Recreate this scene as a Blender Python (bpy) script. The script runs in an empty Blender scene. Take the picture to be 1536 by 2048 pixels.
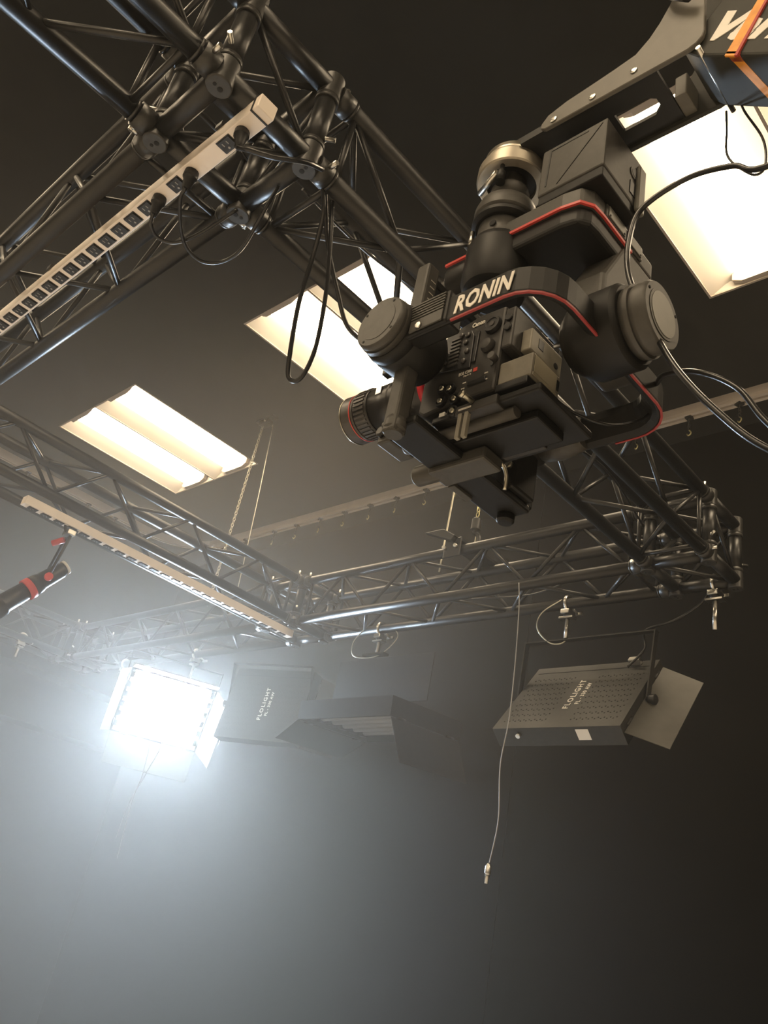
import bpy, math, random
from mathutils import Vector, Matrix
random.seed(7)
SC = bpy.context.scene
COL = SC.collection
PI = math.pi
V = Vector

# ------------------------------------------------------------------ camera
# world: X along the back truss, Y towards the back wall, Z up; origin = the photographer's eye
cam_d = bpy.data.cameras.new('camera')
cam_d.sensor_fit = 'VERTICAL'
cam_d.sensor_height = 24.0
cam_d.lens = 24.0 * 1674.02 / 2048.0
cam_d.clip_start = 0.02
cam_d.clip_end = 60
cam = bpy.data.objects.new('camera', cam_d)
COL.objects.link(cam)
_x = V((0.725372, 0.662313, 0.187554))
_d = V((-0.191391, 0.455775, -0.869275))
_f = V((-0.661215, 0.594652, 0.457367))
cam.matrix_world = Matrix(((_x.x, -_d.x, -_f.x, 0), (_x.y, -_d.y, -_f.y, 0), (_x.z, -_d.z, -_f.z, 0), (0, 0, 0, 1)))
SC.camera = cam

# ------------------------------------------------------------------ world: stage haze fills the room
W = bpy.data.worlds.new('world')
SC.world = W
W.use_nodes = True
wn = W.node_tree.nodes
wn['Background'].inputs['Color'].default_value = (0, 0, 0, 1)
wn['Background'].inputs['Strength'].default_value = 0
WL = W.node_tree.links
vs = wn.new('ShaderNodeVolumeScatter')
vs.inputs['Color'].default_value = (1.0, 0.955, 0.88, 1)
vs.inputs['Anisotropy'].default_value = 0.3
HAZE_BASE, HAZE_CORE = 0.005, 0.14
HAZE_AT, HAZE_R = (-3.65, 1.9, 0.3), 3.3
wg = wn.new('ShaderNodeNewGeometry')
wd = wn.new('ShaderNodeVectorMath'); wd.operation = 'DISTANCE'
wd.inputs[1].default_value = HAZE_AT
wr = wn.new('ShaderNodeMapRange'); wr.interpolation_type = 'SMOOTHERSTEP'
wr.inputs['From Min'].default_value = 0.0
wr.inputs['From Max'].default_value = HAZE_R
wr.inputs['To Min'].default_value = HAZE_CORE
wr.inputs['To Max'].default_value = HAZE_BASE
WL.new(wg.outputs['Position'], wd.inputs[0])
WL.new(wd.outputs['Value'], wr.inputs['Value'])
WL.new(wr.outputs['Result'], vs.inputs['Density'])
WL.new(vs.outputs['Volume'], wn['World Output'].inputs['Volume'])
W.cycles.volume_step_size = 3.0
cy = SC.cycles
cy.max_bounces = 3; cy.diffuse_bounces = 2; cy.glossy_bounces = 2; cy.transmission_bounces = 2
cy.volume_bounces = 0; cy.volume_max_steps = 6
cy.caustics_reflective = False; cy.caustics_refractive = False
cy.sample_clamp_indirect = 6.0
cy.use_adaptive_sampling = True; cy.adaptive_threshold = 0.06; cy.adaptive_min_samples = 12

VSET = SC.view_settings
VSET.view_transform = 'Standard'
VSET.look = 'None'
VSET.gamma = 1.0
VSET.use_curve_mapping = False
VSET.exposure = 0.0
CEILING_LAMP = 20.0
KEY_LAMP = 340.0
FLOOR, CEIL = -1.6, 3.32

# ------------------------------------------------------------------ materials
MATS = {}
def mat(name, col, rough=0.5, metal=0.0, spec=0.5, noise=0.0, nscale=30.0, bump=0.0, emit=None, estr=0.0, coat=0.0):
    m = bpy.data.materials.new(name)
    m.use_nodes = True
    nt = m.node_tree
    b = nt.nodes['Principled BSDF']
    b.inputs['Base Color'].default_value = (*col, 1)
    b.inputs['Roughness'].default_value = rough
    b.inputs['Metallic'].default_value = metal
    b.inputs['Specular IOR Level'].default_value = spec
    if coat:
        b.inputs['Coat Weight'].default_value = coat
    if emit:
        b.inputs['Emission Color'].default_value = (*emit, 1)
        b.inputs['Emission Strength'].default_value = estr
    if noise or bump:
        tc = nt.nodes.new('ShaderNodeTexCoord')
        n = nt.nodes.new('ShaderNodeTexNoise')
        n.inputs['Scale'].default_value = nscale
        n.inputs['Detail'].default_value = 5
        nt.links.new(tc.outputs['Object'], n.inputs['Vector'])
        if noise:
            mr = nt.nodes.new('ShaderNodeMapRange')
            mr.inputs['From Min'].default_value = 0.3
            mr.inputs['From Max'].default_value = 0.7
            mr.inputs['To Min'].default_value = 1 - noise
            mr.inputs['To Max'].default_value = 1 + noise
            mx = nt.nodes.new('ShaderNodeVectorMath')
            mx.operation = 'SCALE'
            mx.inputs[0].default_value = col
            nt.links.new(n.outputs['Fac'], mr.inputs['Value'])
            nt.links.new(mr.outputs['Result'], mx.inputs['Scale'])
            nt.links.new(mx.outputs['Vector'], b.inputs['Base Color'])
        if bump:
            bp = nt.nodes.new('ShaderNodeBump')
            bp.inputs['Strength'].default_value = bump
            bp.inputs['Distance'].default_value = 0.002
            nt.links.new(n.outputs['Fac'], bp.inputs['Height'])
            nt.links.new(bp.outputs['Normal'], b.inputs['Normal'])
    MATS[name] = m
    return m
mat('wall_black', (0.0035, 0.0033, 0.0026), 0.9, spec=0.08, noise=0.2, nscale=3)
mat('ceiling_black', (0.015, 0.0148, 0.0125), 0.9, spec=0.2, noise=0.15, nscale=4)
mat('floor_bounce', (0.76, 0.71, 0.64), 0.6, noise=0.06, nscale=2)  # unseen floor, made pale so it bounces the ceiling light upward
mat('truss_black', (0.010, 0.0097, 0.0085), 0.4, spec=0.55, noise=0.3, nscale=25)
mat('truss_worn', (0.032, 0.031, 0.028), 0.4, spec=0.5, noise=0.25, nscale=60)
mat('steel', (0.62, 0.6, 0.55), 0.28, metal=1.0)
mat('zinc', (0.55, 0.52, 0.42), 0.38, metal=1.0)
mat('brass_chain', (0.62, 0.55, 0.28), 0.4, metal=0.8)
mat('chrome', (0.5, 0.46, 0.38), 0.34, metal=1.0)
mat('ring_alloy', (0.4, 0.36, 0.29), 0.42, metal=0.7)
mat('dark_metal', (0.03, 0.029, 0.027), 0.4, spec=0.5, noise=0.2, nscale=40)
mat('strip_cream', (0.85, 0.76, 0.67), 0.5, noise=0.04, nscale=12)
mat('socket_black', (0.012, 0.012, 0.012), 0.35)
mat('rubber', (0.012, 0.012, 0.012), 0.5)
mat('cable_gloss', (0.014, 0.014, 0.014), 0.3)
mat('cable_grey', (0.32, 0.31, 0.29), 0.4)
mat('reflector_white', (0.6, 0.56, 0.5), 0.45)
mat('bracket_tan', (0.42, 0.36, 0.3), 0.6)
mat('lamp_lens', (0.9, 0.85, 0.75), 0.5, emit=(1.0, 0.79, 0.53), estr=CEILING_LAMP)
mat('key_tube', (0.9, 0.9, 0.9), 0.5, emit=(0.68, 0.84, 1.0), estr=KEY_LAMP)
mat('tube_off', (0.2, 0.19, 0.17), 0.4)
mat('key_reflector', (0.85, 0.85, 0.85), 0.25, metal=0.6)
mat('fixture_black', (0.024, 0.0225, 0.018), 0.5, spec=0.4, noise=0.15, nscale=50)
mat('vent_hole', (0.008, 0.008, 0.007), 0.8)
mat('door_black', (0.05, 0.046, 0.036), 0.45, spec=0.4, noise=0.1, nscale=30)
mat('print_white', (0.78, 0.74, 0.66), 0.5)
mat('print_dim', (0.5, 0.47, 0.42), 0.5)
mat('label_white', (0.72, 0.7, 0.66), 0.5)
mat('gimbal_black', (0.0085, 0.0082, 0.0072), 0.5, spec=0.28, noise=0.12, nscale=120, bump=0.06)
mat('gimbal_grey', (0.055, 0.052, 0.046), 0.5, spec=0.4, noise=0.1, nscale=100, bump=0.05)
mat('gimbal_cap', (0.13, 0.125, 0.105), 0.45, noise=0.06, nscale=60)
mat('gimbal_red', (0.55, 0.06, 0.05), 0.45)
mat('red_shaded', (0.26, 0.022, 0.02), 0.5)  # gimbal_red darkened: shade on the roll arm trim is in the colour
mat('camera_black', (0.028, 0.0262, 0.0235), 0.5, spec=0.4, noise=0.12, nscale=150, bump=0.08)
mat('camera_dark', (0.012, 0.012, 0.012), 0.4)
mat('battery_grey', (0.19, 0.175, 0.14), 0.5, noise=0.08, nscale=90)
mat('battery_label', (0.36, 0.33, 0.25), 0.55, noise=0.05, nscale=40)
mat('lens_black', (0.02, 0.019, 0.018), 0.35, spec=0.5)
mat('lens_grey', (0.05, 0.046, 0.043), 0.4)
mat('lens_glass', (0.02, 0.02, 0.03), 0.05, spec=0.8)
mat('ring_red', (0.5, 0.02, 0.03), 0.4)
mat('jib_grey', (0.12, 0.112, 0.094), 0.5, noise=0.08, nscale=50)
mat('jib_dark', (0.013, 0.0135, 0.013), 0.5, noise=0.1, nscale=60)
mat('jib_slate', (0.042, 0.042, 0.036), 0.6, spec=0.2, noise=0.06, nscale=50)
mat('strap_orange', (0.85, 0.33, 0.03), 0.55, noise=0.15, nscale=60)
mat('strap_red', (0.45, 0.05, 0.035), 0.6)
mat('tape_red', (0.6, 0.07, 0.06), 0.5)
mat('track_beige', (0.72, 0.63, 0.54), 0.5, noise=0.08, nscale=8)

# ------------------------------------------------------------------ mesh helpers
class MB:
    def __init__(s):
        s.v = []; s.f = []; s.sm = []
    def _add(s, vs, fs, sm):
        o = len(s.v)
        s.v += [tuple(p) for p in vs]
        s.f += [tuple(i + o for i in f) for f in fs]
        s.sm += sm if isinstance(sm, list) else [sm] * len(fs)
        return s
    def box(s, c, d, rot=None):
        c = V(c); hx, hy, hz = d[0] / 2, d[1] / 2, d[2] / 2
        p = [V((x, y, z)) for x in (-hx, hx) for y in (-hy, hy) for z in (-hz, hz)]
        if rot is not None:
            p = [rot @ q for q in p]
        p = [q + c for q in p]
        return s._add(p, [(0, 1, 3, 2), (4, 6, 7, 5), (0, 4, 5, 1), (2, 3, 7, 6), (0, 2, 6, 4), (1, 5, 7, 3)], False)
    def lim(s, x0, x1, y0, y1, z0, z1):
        return s.box(((x0 + x1) / 2, (y0 + y1) / 2, (z0 + z1) / 2), (abs(x1 - x0), abs(y1 - y0), abs(z1 - z0)))
    def lathe(s, o, axis, prof, n=24, cap=True):
        """prof: list of (distance along axis, radius)"""
        o = V(o); a = V(axis).normalized()
        u = a.orthogonal().normalized(); w = a.cross(u)
        rings = []; bands = []
        for k in range(len(prof) - 1):
            d1 = V((prof[k + 1][0] - prof[k][0], prof[k + 1][1] - prof[k][1]))
            sharp = True
            if k:
                d0 = V((prof[k][0] - prof[k - 1][0], prof[k][1] - prof[k - 1][1]))
                sharp = d0.length < 1e-9 or d1.length < 1e-9 or d0.angle(d1) > 0.6
            if sharp: rings.append(prof[k])
            rings.append(prof[k + 1]); bands.append((len(rings) - 2, len(rings) - 1))
        vs = []
        for t, r in rings:
            for i in range(n):
                an = 2 * PI * i / n
                vs.append(o + a * t + (u * math.cos(an) + w * math.sin(an)) * r)
        fs = []; sm = []
        for p, q in bands:
            for i in range(n):
                j = (i + 1) % n
                fs.append((p * n + i, p * n + j, q * n + j, q * n + i)); sm.append(True)
        if cap:
            fs.append(tuple(range(n - 1, -1, -1))); sm.append(False)
            b = (len(rings) - 1) * n
            fs.append(tuple(b + i for i in range(n))); sm.append(False)
        return s._add(vs, fs, sm)
    def cyl(s, p0, p1, r, n=16, r1=None):
        p0 = V(p0); p1 = V(p1)
        L = (p1 - p0).length
        return s.lathe(p0, p1 - p0, [(0, r), (L, r if r1 is None else r1)], n)
    def tube(s, pts, r, n=8, closed=False, flat=None):
        P = [V(p) for p in pts]; N = len(P)
        vs = []; prev = None
        for i in range(N):
            if closed:
                t = (P[(i + 1) % N] - P[i - 1]).normalized()
            else:
                t = (P[min(i + 1, N - 1)] - P[max(i - 1, 0)]).normalized()
            u = (prev - t * prev.dot(t)) if prev is not None else t.orthogonal()
            if u.length < 1e-6: u = t.orthogonal()
            u.normalize(); prev = u
            w = t.cross(u)
            for k in range(n):
                an = 2 * PI * k / n
                vs.append(P[i] + (u * math.cos(an) + w * math.sin(an)) * r)
        fs = []
        for i in range(N if closed else N - 1):
            a = i * n; b = ((i + 1) % N) * n
            for k in range(n):
                j = (k + 1) % n
                fs.append((a + k, a + j, b + j, b + k))
        sm = [True] * len(fs)
        if not closed:
            fs.append(tuple(range(n - 1, -1, -1))); fs.append(tuple((N - 1) * n + k for k in range(n))); sm += [False, False]
        return s._add(vs, fs, sm)
    def prism(s, poly, o, u, w, depth):
        """poly in (u,w) coordinates from o; extruded along u x w by depth"""
        o = V(o); u = V(u).normalized(); w = V(w).normalized(); nrm = u.cross(w)
        n = len(poly)
        a = [o + u * p[0] + w * p[1] for p in poly]
        b = [q + nrm * depth for q in a]
        fs = [tuple(range(n - 1, -1, -1)), tuple(range(n, 2 * n))]
        for i in range(n):
            j = (i + 1) % n
            fs.append((i, j, n + j, n + i))
        return s._add(a + b, fs, False)
    def sweep(s, path, prof, up=(0, 0, 1)):
        """rectangular-ish profile [(side, up)] swept along a path lying across 'up'"""
        P = [V(p) for p in path]; N = len(P); up = V(up); n = len(prof)
        vs = []
        for i in range(N):
            t0 = (P[i] - P[max(i - 1, 0)]); t1 = (P[min(i + 1, N - 1)] - P[i])
            t0 = t0.normalized() if t0.length > 0 else t1.normalized()
            t1 = t1.normalized() if t1.length > 0 else t0
            t = (t0 + t1).normalized()
            sd = t.cross(up).normalized()
            k = 1 / max(0.5, t.dot(t1))
            for a, b in prof:
                vs.append(P[i] + sd * a * k + up * b)
        fs = []
        for i in range(N - 1):
            for k in range(n):
                j = (k + 1) % n
                fs.append((i * n + k, i * n + j, (i + 1) * n + j, (i + 1) * n + k))
        fs.append(tuple(range(n - 1, -1, -1))); fs.append(tuple((N - 1) * n + k for k in range(n)))
        return s._add(vs, fs, False)
    def mesh(s, name, m):
        me = bpy.data.meshes.new(name)
        me.from_pydata(s.v, [], s.f)
        me.polygons.foreach_set('use_smooth', s.sm)
        me.materials.append(MATS[m])
        me.update()
        return me
    def obj(s, name, m, parent=None, bevel=0.0, seg=2):
        o = bpy.data.objects.new(name, s.mesh(name, m))
        COL.objects.link(o)
        if parent is not None:
            o.parent = parent
        if bevel:
            b = o.modifiers.new('bevel', 'BEVEL')
            b.width = bevel; b.segments = seg; b.limit_method = 'ANGLE'; b.angle_limit = math.radians(40)
        return o
def place(name, me, parent, loc=(0, 0, 0), rot=None):
    o = bpy.data.objects.new(name, me); COL.objects.link(o); o.parent = parent; o.location = loc
    if rot is not None: o.rotation_euler = rot
    return o
def thing(name, label, cat, group=None, loc=(0, 0, 0)):
    o = bpy.data.objects.new(name, None); COL.objects.link(o); o.location = loc; o.empty_display_size = 0.05
    return tag(o, label, cat, group)
def tag(o, label, cat, group=None):
    o['label'] = label; o['category'] = cat
    if group: o['group'] = group
    return o
def struct(o, label=None):
    o['kind'] = 'structure'
    if label: o['label'] = label
    return o
def curve(pts, n=8):
    """Catmull-Rom through pts"""
    P = [V(p) for p in pts]; P = [P[0] * 2 - P[1]] + P + [P[-1] * 2 - P[-2]]
    out = []
    for i in range(1, len(P) - 2):
        a, b, c, d = P[i - 1:i + 3]
        for k in range(n):
            t = k / n
            out.append(0.5 * ((2 * b) + (c - a) * t + (2 * a - 5 * b + 4 * c - d) * t * t + (3 * b - a - 3 * c + d) * t ** 3))
    out.append(P[-2]); return out
def text(s, size, o, xd, yd, m, parent, name='lettering', shear=0.0, off=0.0, extrude=0.0006, space=1.0, width=None):
    c = bpy.data.curves.new(name, 'FONT'); c.body = s; c.size = size; c.shear = shear; c.offset = off
    c.extrude = extrude; c.space_character = space; c.resolution_u = 2
    t = bpy.data.objects.new(name, c); COL.objects.link(t)
    dg = bpy.context.evaluated_depsgraph_get(); dg.update()
    me = bpy.data.meshes.new_from_object(t.evaluated_get(dg))
    bpy.data.objects.remove(t)
    xs = [v.co.x for v in me.vertices]
    k = 1.0
    if width and xs:
        k = width / (max(xs) - min(xs))
    x = V(xd).normalized(); y = V(yd).normalized(); z = x.cross(y)
    M = Matrix(((x.x * k, y.x, z.x, o[0]), (x.y * k, y.y, z.y, o[1]), (x.z * k, y.z, z.z, o[2]), (0, 0, 0, 1)))
    me.transform(M); me.name = name
    me.materials.clear(); me.materials.append(MATS[m])
    t = bpy.data.objects.new(name, me); COL.objects.link(t); t.parent = parent
    return t

# ------------------------------------------------------------------ room shell
X0, X1, Y0, Y1 = -7.95, 7.2, -8.6, 4.42
LIGHTS_X = [-6.474, -3.951, -1.457, 1.04, 3.54]      # left edge of each pair; last two columns unseen, added for brightness
LS = 1.215
ROWS = [2.035, -1.62, -4.1, -6.6]  # rows after the first are unseen, added to brighten the room
holes = [(x, x + LS, y, y + LS) for x in LIGHTS_X for y in ROWS]
xs = sorted({X0, X1} | {h[0] for h in holes} | {h[1] for h in holes})
ys = sorted({Y0, Y1} | {h[2] for h in holes} | {h[3] for h in holes})
mb = MB()
for i in range(len(xs) - 1):
    for j in range(len(ys) - 1):
        cx, cy = (xs[i] + xs[i + 1]) / 2, (ys[j] + ys[j + 1]) / 2
        if any(h[0] < cx < h[1] and h[2] < cy < h[3] for h in holes): continue
        mb._add([(xs[i], ys[j], CEIL), (xs[i], ys[j + 1], CEIL), (xs[i + 1], ys[j + 1], CEIL), (xs[i + 1], ys[j], CEIL)], [(0, 1, 2, 3)], False)
struct(mb.obj('ceiling', 'ceiling_black'), 'black painted studio ceiling')
struct(MB().lim(X0 - .1, X1 + .1, Y0 - .1, Y1 + .1, FLOOR - .1, FLOOR).obj('floor', 'floor_bounce'), 'unseen studio floor, made pale to bounce light up')
wb = struct(MB().lim(X0 - .1, X1 + .1, Y1, Y1 + .1, FLOOR, CEIL + .2).obj('wall_back', 'wall_black'), 'black back wall with a vertical seam')
SEAM = -3.205
for a, b in ((X0, SEAM - .003), (SEAM + .003, SEAM + 3.6), (SEAM + 3.606, X1)):
    MB().lim(a, b, Y1 - .014, Y1, FLOOR, CEIL).obj('wall_panel', 'wall_black', wb)
struct(MB().lim(X0 - .1, X0, Y0 - .1, Y1, FLOOR, CEIL + .2).obj('wall_left', 'wall_black'), 'black left side wall')
struct(MB().lim(X1, X1 + .1, Y0 - .1, Y1, FLOOR, CEIL + .2).obj('wall_right', 'wall_black'), 'black right side wall')
struct(MB().lim(X0 - .1, X1 + .1, Y0 - .1, Y0, FLOOR, CEIL + .2).obj('wall_front', 'wall_black'), 'black wall behind the photographer')
# two long horizontal boxes along the left wall
struct(MB().lim(X0, X0 + .3, Y0, Y1 - .02, 1.19, 1.42).lim(X0, X0 + .3, Y0, Y1 - .02, 1.66, 2.0).obj('trim_1', 'wall_black'), 'dark horizontal boxing along the left wall')

# ------------------------------------------------------------------ ceiling light pairs
pan_prof = []
hw = LS / 4 - 0.006
for k in range(9):
    t = k / 8
    pan_prof.append((-hw + t * 2 * hw, 0.105 * math.sin(PI * t) ** 0.75 if 0 < t < 1 else 0.0))
mb = MB()
L = LS - 0.012
vs = []
for y in (-L / 2, L / 2):
    vs += [(a, y, b) for a, b in pan_prof]
n = len(pan_prof)
mb._add(vs, [(k, n + k, n + k + 1, k + 1) for k in range(n - 1)], True)
mb._add([(a, -L / 2, b) for a, b in pan_prof], [tuple(range(n))], False)
mb._add([(a, L / 2, b) for a, b in pan_prof], [tuple(range(n - 1, -1, -1))], False)
pan_me = mb.mesh('reflector', 'reflector_white')
mb = MB()
lp = [(-.165 + .33 * k / 8, 0.09 - 0.084 * math.sin(PI * k / 8) ** 0.7) for k in range(9)]
vs = []
for y in (-L / 2 + .035, L / 2 - .035):
    vs += [(a, y, b) for a, b in lp]
mb._add(vs, [(k, k + 1, n + k + 1, n + k) for k in range(n - 1)], True)
lens_me = mb.mesh('lamp_diffuser', 'lamp_lens')
br_me = MB().prism([(-.17, .1), (-.17, .03), (-.12, .004), (.12, .004), (.17, .03), (.17, .1)], (0, 0, 0), (1, 0, 0), (0, 0, 1), 0.03).mesh('end_bracket', 'bracket_tan')
FR = 0.012
frame_me = MB().lim(-LS / 2, LS / 2, -LS / 2, -LS / 2 + FR, -.003, .006).lim(-LS / 2, LS / 2, LS / 2 - FR, LS / 2, -.003, .006).lim(-LS / 2, -LS / 2 + FR, -LS / 2, LS / 2, -.003, .006).lim(LS / 2 - FR, LS / 2, -LS / 2, LS / 2, -.003, .006).lim(-.007, .007, -LS / 2, LS / 2, -.004, .012).mesh('frame', 'bracket_tan')
lab = {(0, 0): 'fully visible square pair of lit ceiling troffers above the far left truss',
       (1, 0): 'lit ceiling troffer pair partly hidden behind the camera gimbal and truss',
       (2, 0): 'lit ceiling troffer pair at upper right behind the crane head',
       (3, 0): 'unseen ceiling troffer pair added for brightness, off to the right'}
for i, x in enumerate(LIGHTS_X):
    for j, y in enumerate(ROWS):
        t = thing('ceiling_light', lab.get((i, j), 'unseen ceiling troffer pair added to brighten the room'), 'ceiling light', 'ceiling troffer pairs', (x + LS / 2, y + LS / 2, CEIL))
        place('frame', frame_me, t)
        for s in (-1, 1):
            r = place('reflector', pan_me, t, (s * LS / 4, 0, 0))
            place('lamp_diffuser', lens_me, r)
            place('end_bracket', br_me, r, (0, -L / 2 + .034, 0))
            place('end_bracket', br_me, r, (0, L / 2 - .004, 0))

# ------------------------------------------------------------------ trusses
ZB, ZT, CH = 1.51, 1.75, 0.0245
BR = 0.0085
def truss(label, ax, s0, s1, a0, a1, phase=0, group='black box truss sections'):
    """ax 0: runs along X between s0..s1 with Y chords a0,a1; ax 1: runs along Y with X chords a0,a1"""
    t = thing('box_truss', label, 'truss', group)
    def P(s, a, z): return V((s, a, z)) if ax == 0 else V((a, s, z))
    sg = 1 if s1 > s0 else -1
    cm = MB().cyl(P(s0 + sg * .03, a0, ZB) - P(0, a0, ZB), P(s1 - sg * .03, a0, ZB) - P(0, a0, ZB), CH, 20).mesh('chord', 'truss_black')
    for a in (a0, a1):
        for z in (ZB, ZT):
            place('chord', cm, t, P(0, a, z))
    Lt = abs(s1 - s0) - 0.16
    k = max(2, round(Lt / 0.235)); st = Lt / k * sg; b0 = s0 + sg * .08
    faces = [((a0, ZB), (a0, ZT), 0), ((a1, ZB), (a1, ZT), 1), ((a0, ZB), (a1, ZB), 0), ((a0, ZT), (a1, ZT), 1)]
    for (aa, za), (ab, zb), ph in faces:
        me = []
        for fl in (0, 1):
            p, q = P(0, aa, za), P(st, ab, zb)
            if fl: p, q = P(0, ab, zb), P(st, aa, za)
            me.append(MB().cyl(p, q, BR, 10).mesh('brace', 'truss_black'))
        for i in range(k):
            place('brace', me[(i + ph + phase) % 2], t, P(b0 + st * i, 0, 0))
    # end frames and couplers
    for e, dr in ((s0, sg), (s1, -sg)):
        c = MB().cyl(P(e + dr * .022, 0, 0), P(e + dr * .062, 0, 0), CH + .0055, 18).cyl(P(e + dr * .066, 0, 0), P(e + dr * .072, 0, 0), CH + .003, 18).mesh('coupler', 'truss_worn')
        for a in (a0, a1):
            for z in (ZB, ZT):
                co = place('coupler', c, t, P(0, a, z))
                o1 = P(e + dr * .045, a, z) - P(0, a, z)
                side = V((0, 0, 1)) if (z == ZT) else (P(0, 1, 0) - P(0, 0, 0)) * (1 if a == a1 else -1)
                MB().cyl(o1 + side * .022, o1 + side * .052, .0065, 6).obj('pin', 'steel', co)
        e2 = e + dr * .085
        for a in (a0, a1):
            MB().cyl(P(e2, a, ZB), P(e2, a, ZT), BR, 10).obj('end_post', 'truss_black', t)
        for z in (ZB, ZT):
            MB().cyl(P(e2, a0, z), P(e2, a1, z), BR, 10).obj('end_post', 'truss_black', t)
    return t
hub_me = MB().lathe((0, 0, -.036), (0, 0, 1), [(0, .026), (.003, .0285), (.069, .0285), (.072, .026)], 24).mesh('hub', 'truss_worn')
hole_me = MB().cyl((0, 0, -.0368), (0, 0, -.035), .0062, 12).mesh('bolt_hole', 'vent_hole')
hole2_me = MB().cyl((0, 0, -.0368), (0, 0, -.035), .0042, 12).mesh('bolt_hole', 'vent_hole')
def corner(label, x0, x1, y0, y1):
    t = thing('truss_corner', label, 'truss corner', 'black truss corner blocks')
    for i, (x, y) in enumerate(((x0, y0), (x1, y0), (x1, y1), (x0, y1))):
        for z in (ZB, ZT):
            h = place('hub', hub_me, t, (x, y, z), (0, 0, i * 1.4 + .4))
            place('bolt_hole', hole_me, h, (.006, 0, 0)); place('bolt_hole', hole2_me, h, (-.009, .002, 0))
        MB().cyl((x, y, ZB + .03), (x, y, ZT - .03), CH, 20).obj('upright', 'truss_black', t)
        for zc in (ZB + .036, ZT - .05):
            MB().cyl((x, y, zc), (x, y, zc + .014), CH + .004, 18).obj('collar', 'truss_worn', t)
        d = V(((x0 + x1) / 2 - x, (y0 + y1) / 2 - y, 0)).normalized()
        MB().cyl(V((x, y, ZB + .075)) + d * .02, V((x, y, ZB + .075)) - d * .048, .006, 6).obj('pin', 'steel', t)
    for z in (ZB, ZT):
        for p, q in (((x0, y0), (x1, y0)), ((x1, y0), (x1, y1)), ((x1, y1), (x0, y1)), ((x0, y1), (x0, y0))):
            MB().cyl((*p, z), (*q, z), CH, 20).obj('rail', 'truss_black', t)
        MB().cyl((x0, y0, z), (x1, y1, z), BR, 10).obj('brace', 'truss_black', t)
    MB().cyl((x0, y0, ZB), (x0, y1, ZT), BR, 10).obj('brace', 'truss_black', t)
    MB().cyl((x1, y1, ZB), (x1, y0, ZT), BR, 10).obj('brace', 'truss_black', t)
    MB().cyl((x0, y1, ZB), (x1, y1, ZT), BR, 10).obj('brace', 'truss_black', t)
    return t
A0, A1 = -1.451, -1.211         # right truss X
B0, B1 = -3.805, -3.565         # left truss X
C0, C1 = -6.405, -6.165         # far left truss X
N0, N1 = 0.397, 0.64            # near truss Y
F0, F1 = 2.72, 2.96             # back truss Y
corner('nearest truss corner block at upper left beside the outlet strip', A0, A1, N0, N1)
corner('truss corner block at the far right end of the back truss', A0, A1, F0, F1)
corner('truss corner block where the left truss meets the back truss', B0, B1, F0, F1)
corner('truss corner block lost in the glow at far left', C0, C1, F0, F1)
truss('black truss running from upper left behind the camera gimbal to the right corner', 1, N1, F0, A0, A1, 0)
truss('nearest black truss with the long cream outlet strip under it', 0, A0, B1, N0, N1, 1)
truss('black truss continuing off the top left edge above the nearest corner', 1, N0, -2.1, A0, A1, 1)
truss('back truss between left and right corners, hung from the brass chain', 0, A0, B1, F0, F1, 0)
truss('left truss running below the fully visible ceiling lights', 1, N1, F0, B0, B1, 1)
truss('back truss stretch left of the left corner, above the glaring light', 0, B0, C1, F0, F1, 1)
truss('farthest left truss running off the left edge in haze', 1, N1, F0, C0, C1, 0)

# ------------------------------------------------------------------ outlet strips
out_me = MB().box((0, 0, -.0022), (.040, .027, .005)).mesh('outlet', 'socket_black')
rim_me = MB().box((0, 0, 0), (.045, .032, .003)).mesh('outlet_rim', 'dark_metal')
slot_me = MB().box((-.007, .004, -.005), (.0025, .008, .001)).box((.007, .004, -.005), (.0025, .008, .001)).cyl((0, -.007, -.0055), (0, -.007, -.0045), .003, 8).mesh('outlet_slots', 'cable_grey')
def outlet_strip(label, org, rz, length, w, spots):
    t = thing('outlet_strip', label, 'outlet strip', 'cream outlet strips on the trusses', org)
    t.rotation_euler = (0, 0, rz)
    MB().lim(0, length, -w / 2, w / 2, 0, .04).obj('body', 'strip_cream', t, .002)
    for x in spots:
        o = place('outlet', out_me, t, (x, 0, 0)); place('outlet_rim', rim_me, o); place('outlet_slots', slot_me, o)
    return t
st1 = outlet_strip('long cream outlet strip with plugs under the nearest truss', (-1.154, .487, 1.45), PI, 2.3, .044,
                   [.13, .324] + [.45 + .0636 * k for k in range(28)])
MB().lim(.018, .022, -.024, .024, -.002, .043).obj('cable_tie', 'rubber', st1)
st2 = outlet_strip('hazy cream outlet strip under the left truss beside the red-taped spotlight', (-3.6, 1.125, 1.425), PI / 2, 1.62, .05,
                   [.05 + .0655 * k for k in range(24)])
for x, y in ((-1.3, .487), (-2.1, .487)):
    MB().lim(x - .012, x + .012, y - .028, y + .028, 1.488, 1.5).obj('hanger_strap', 'dark_metal', None)
for o in [o for o in COL.objects if o.name.startswith('hanger_strap')]:
    o.parent = st1; o.matrix_parent_inverse = (Matrix.Translation((-1.154, .487, 1.45)) @ Matrix.Rotation(PI, 4, 'Z')).inverted()

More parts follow.
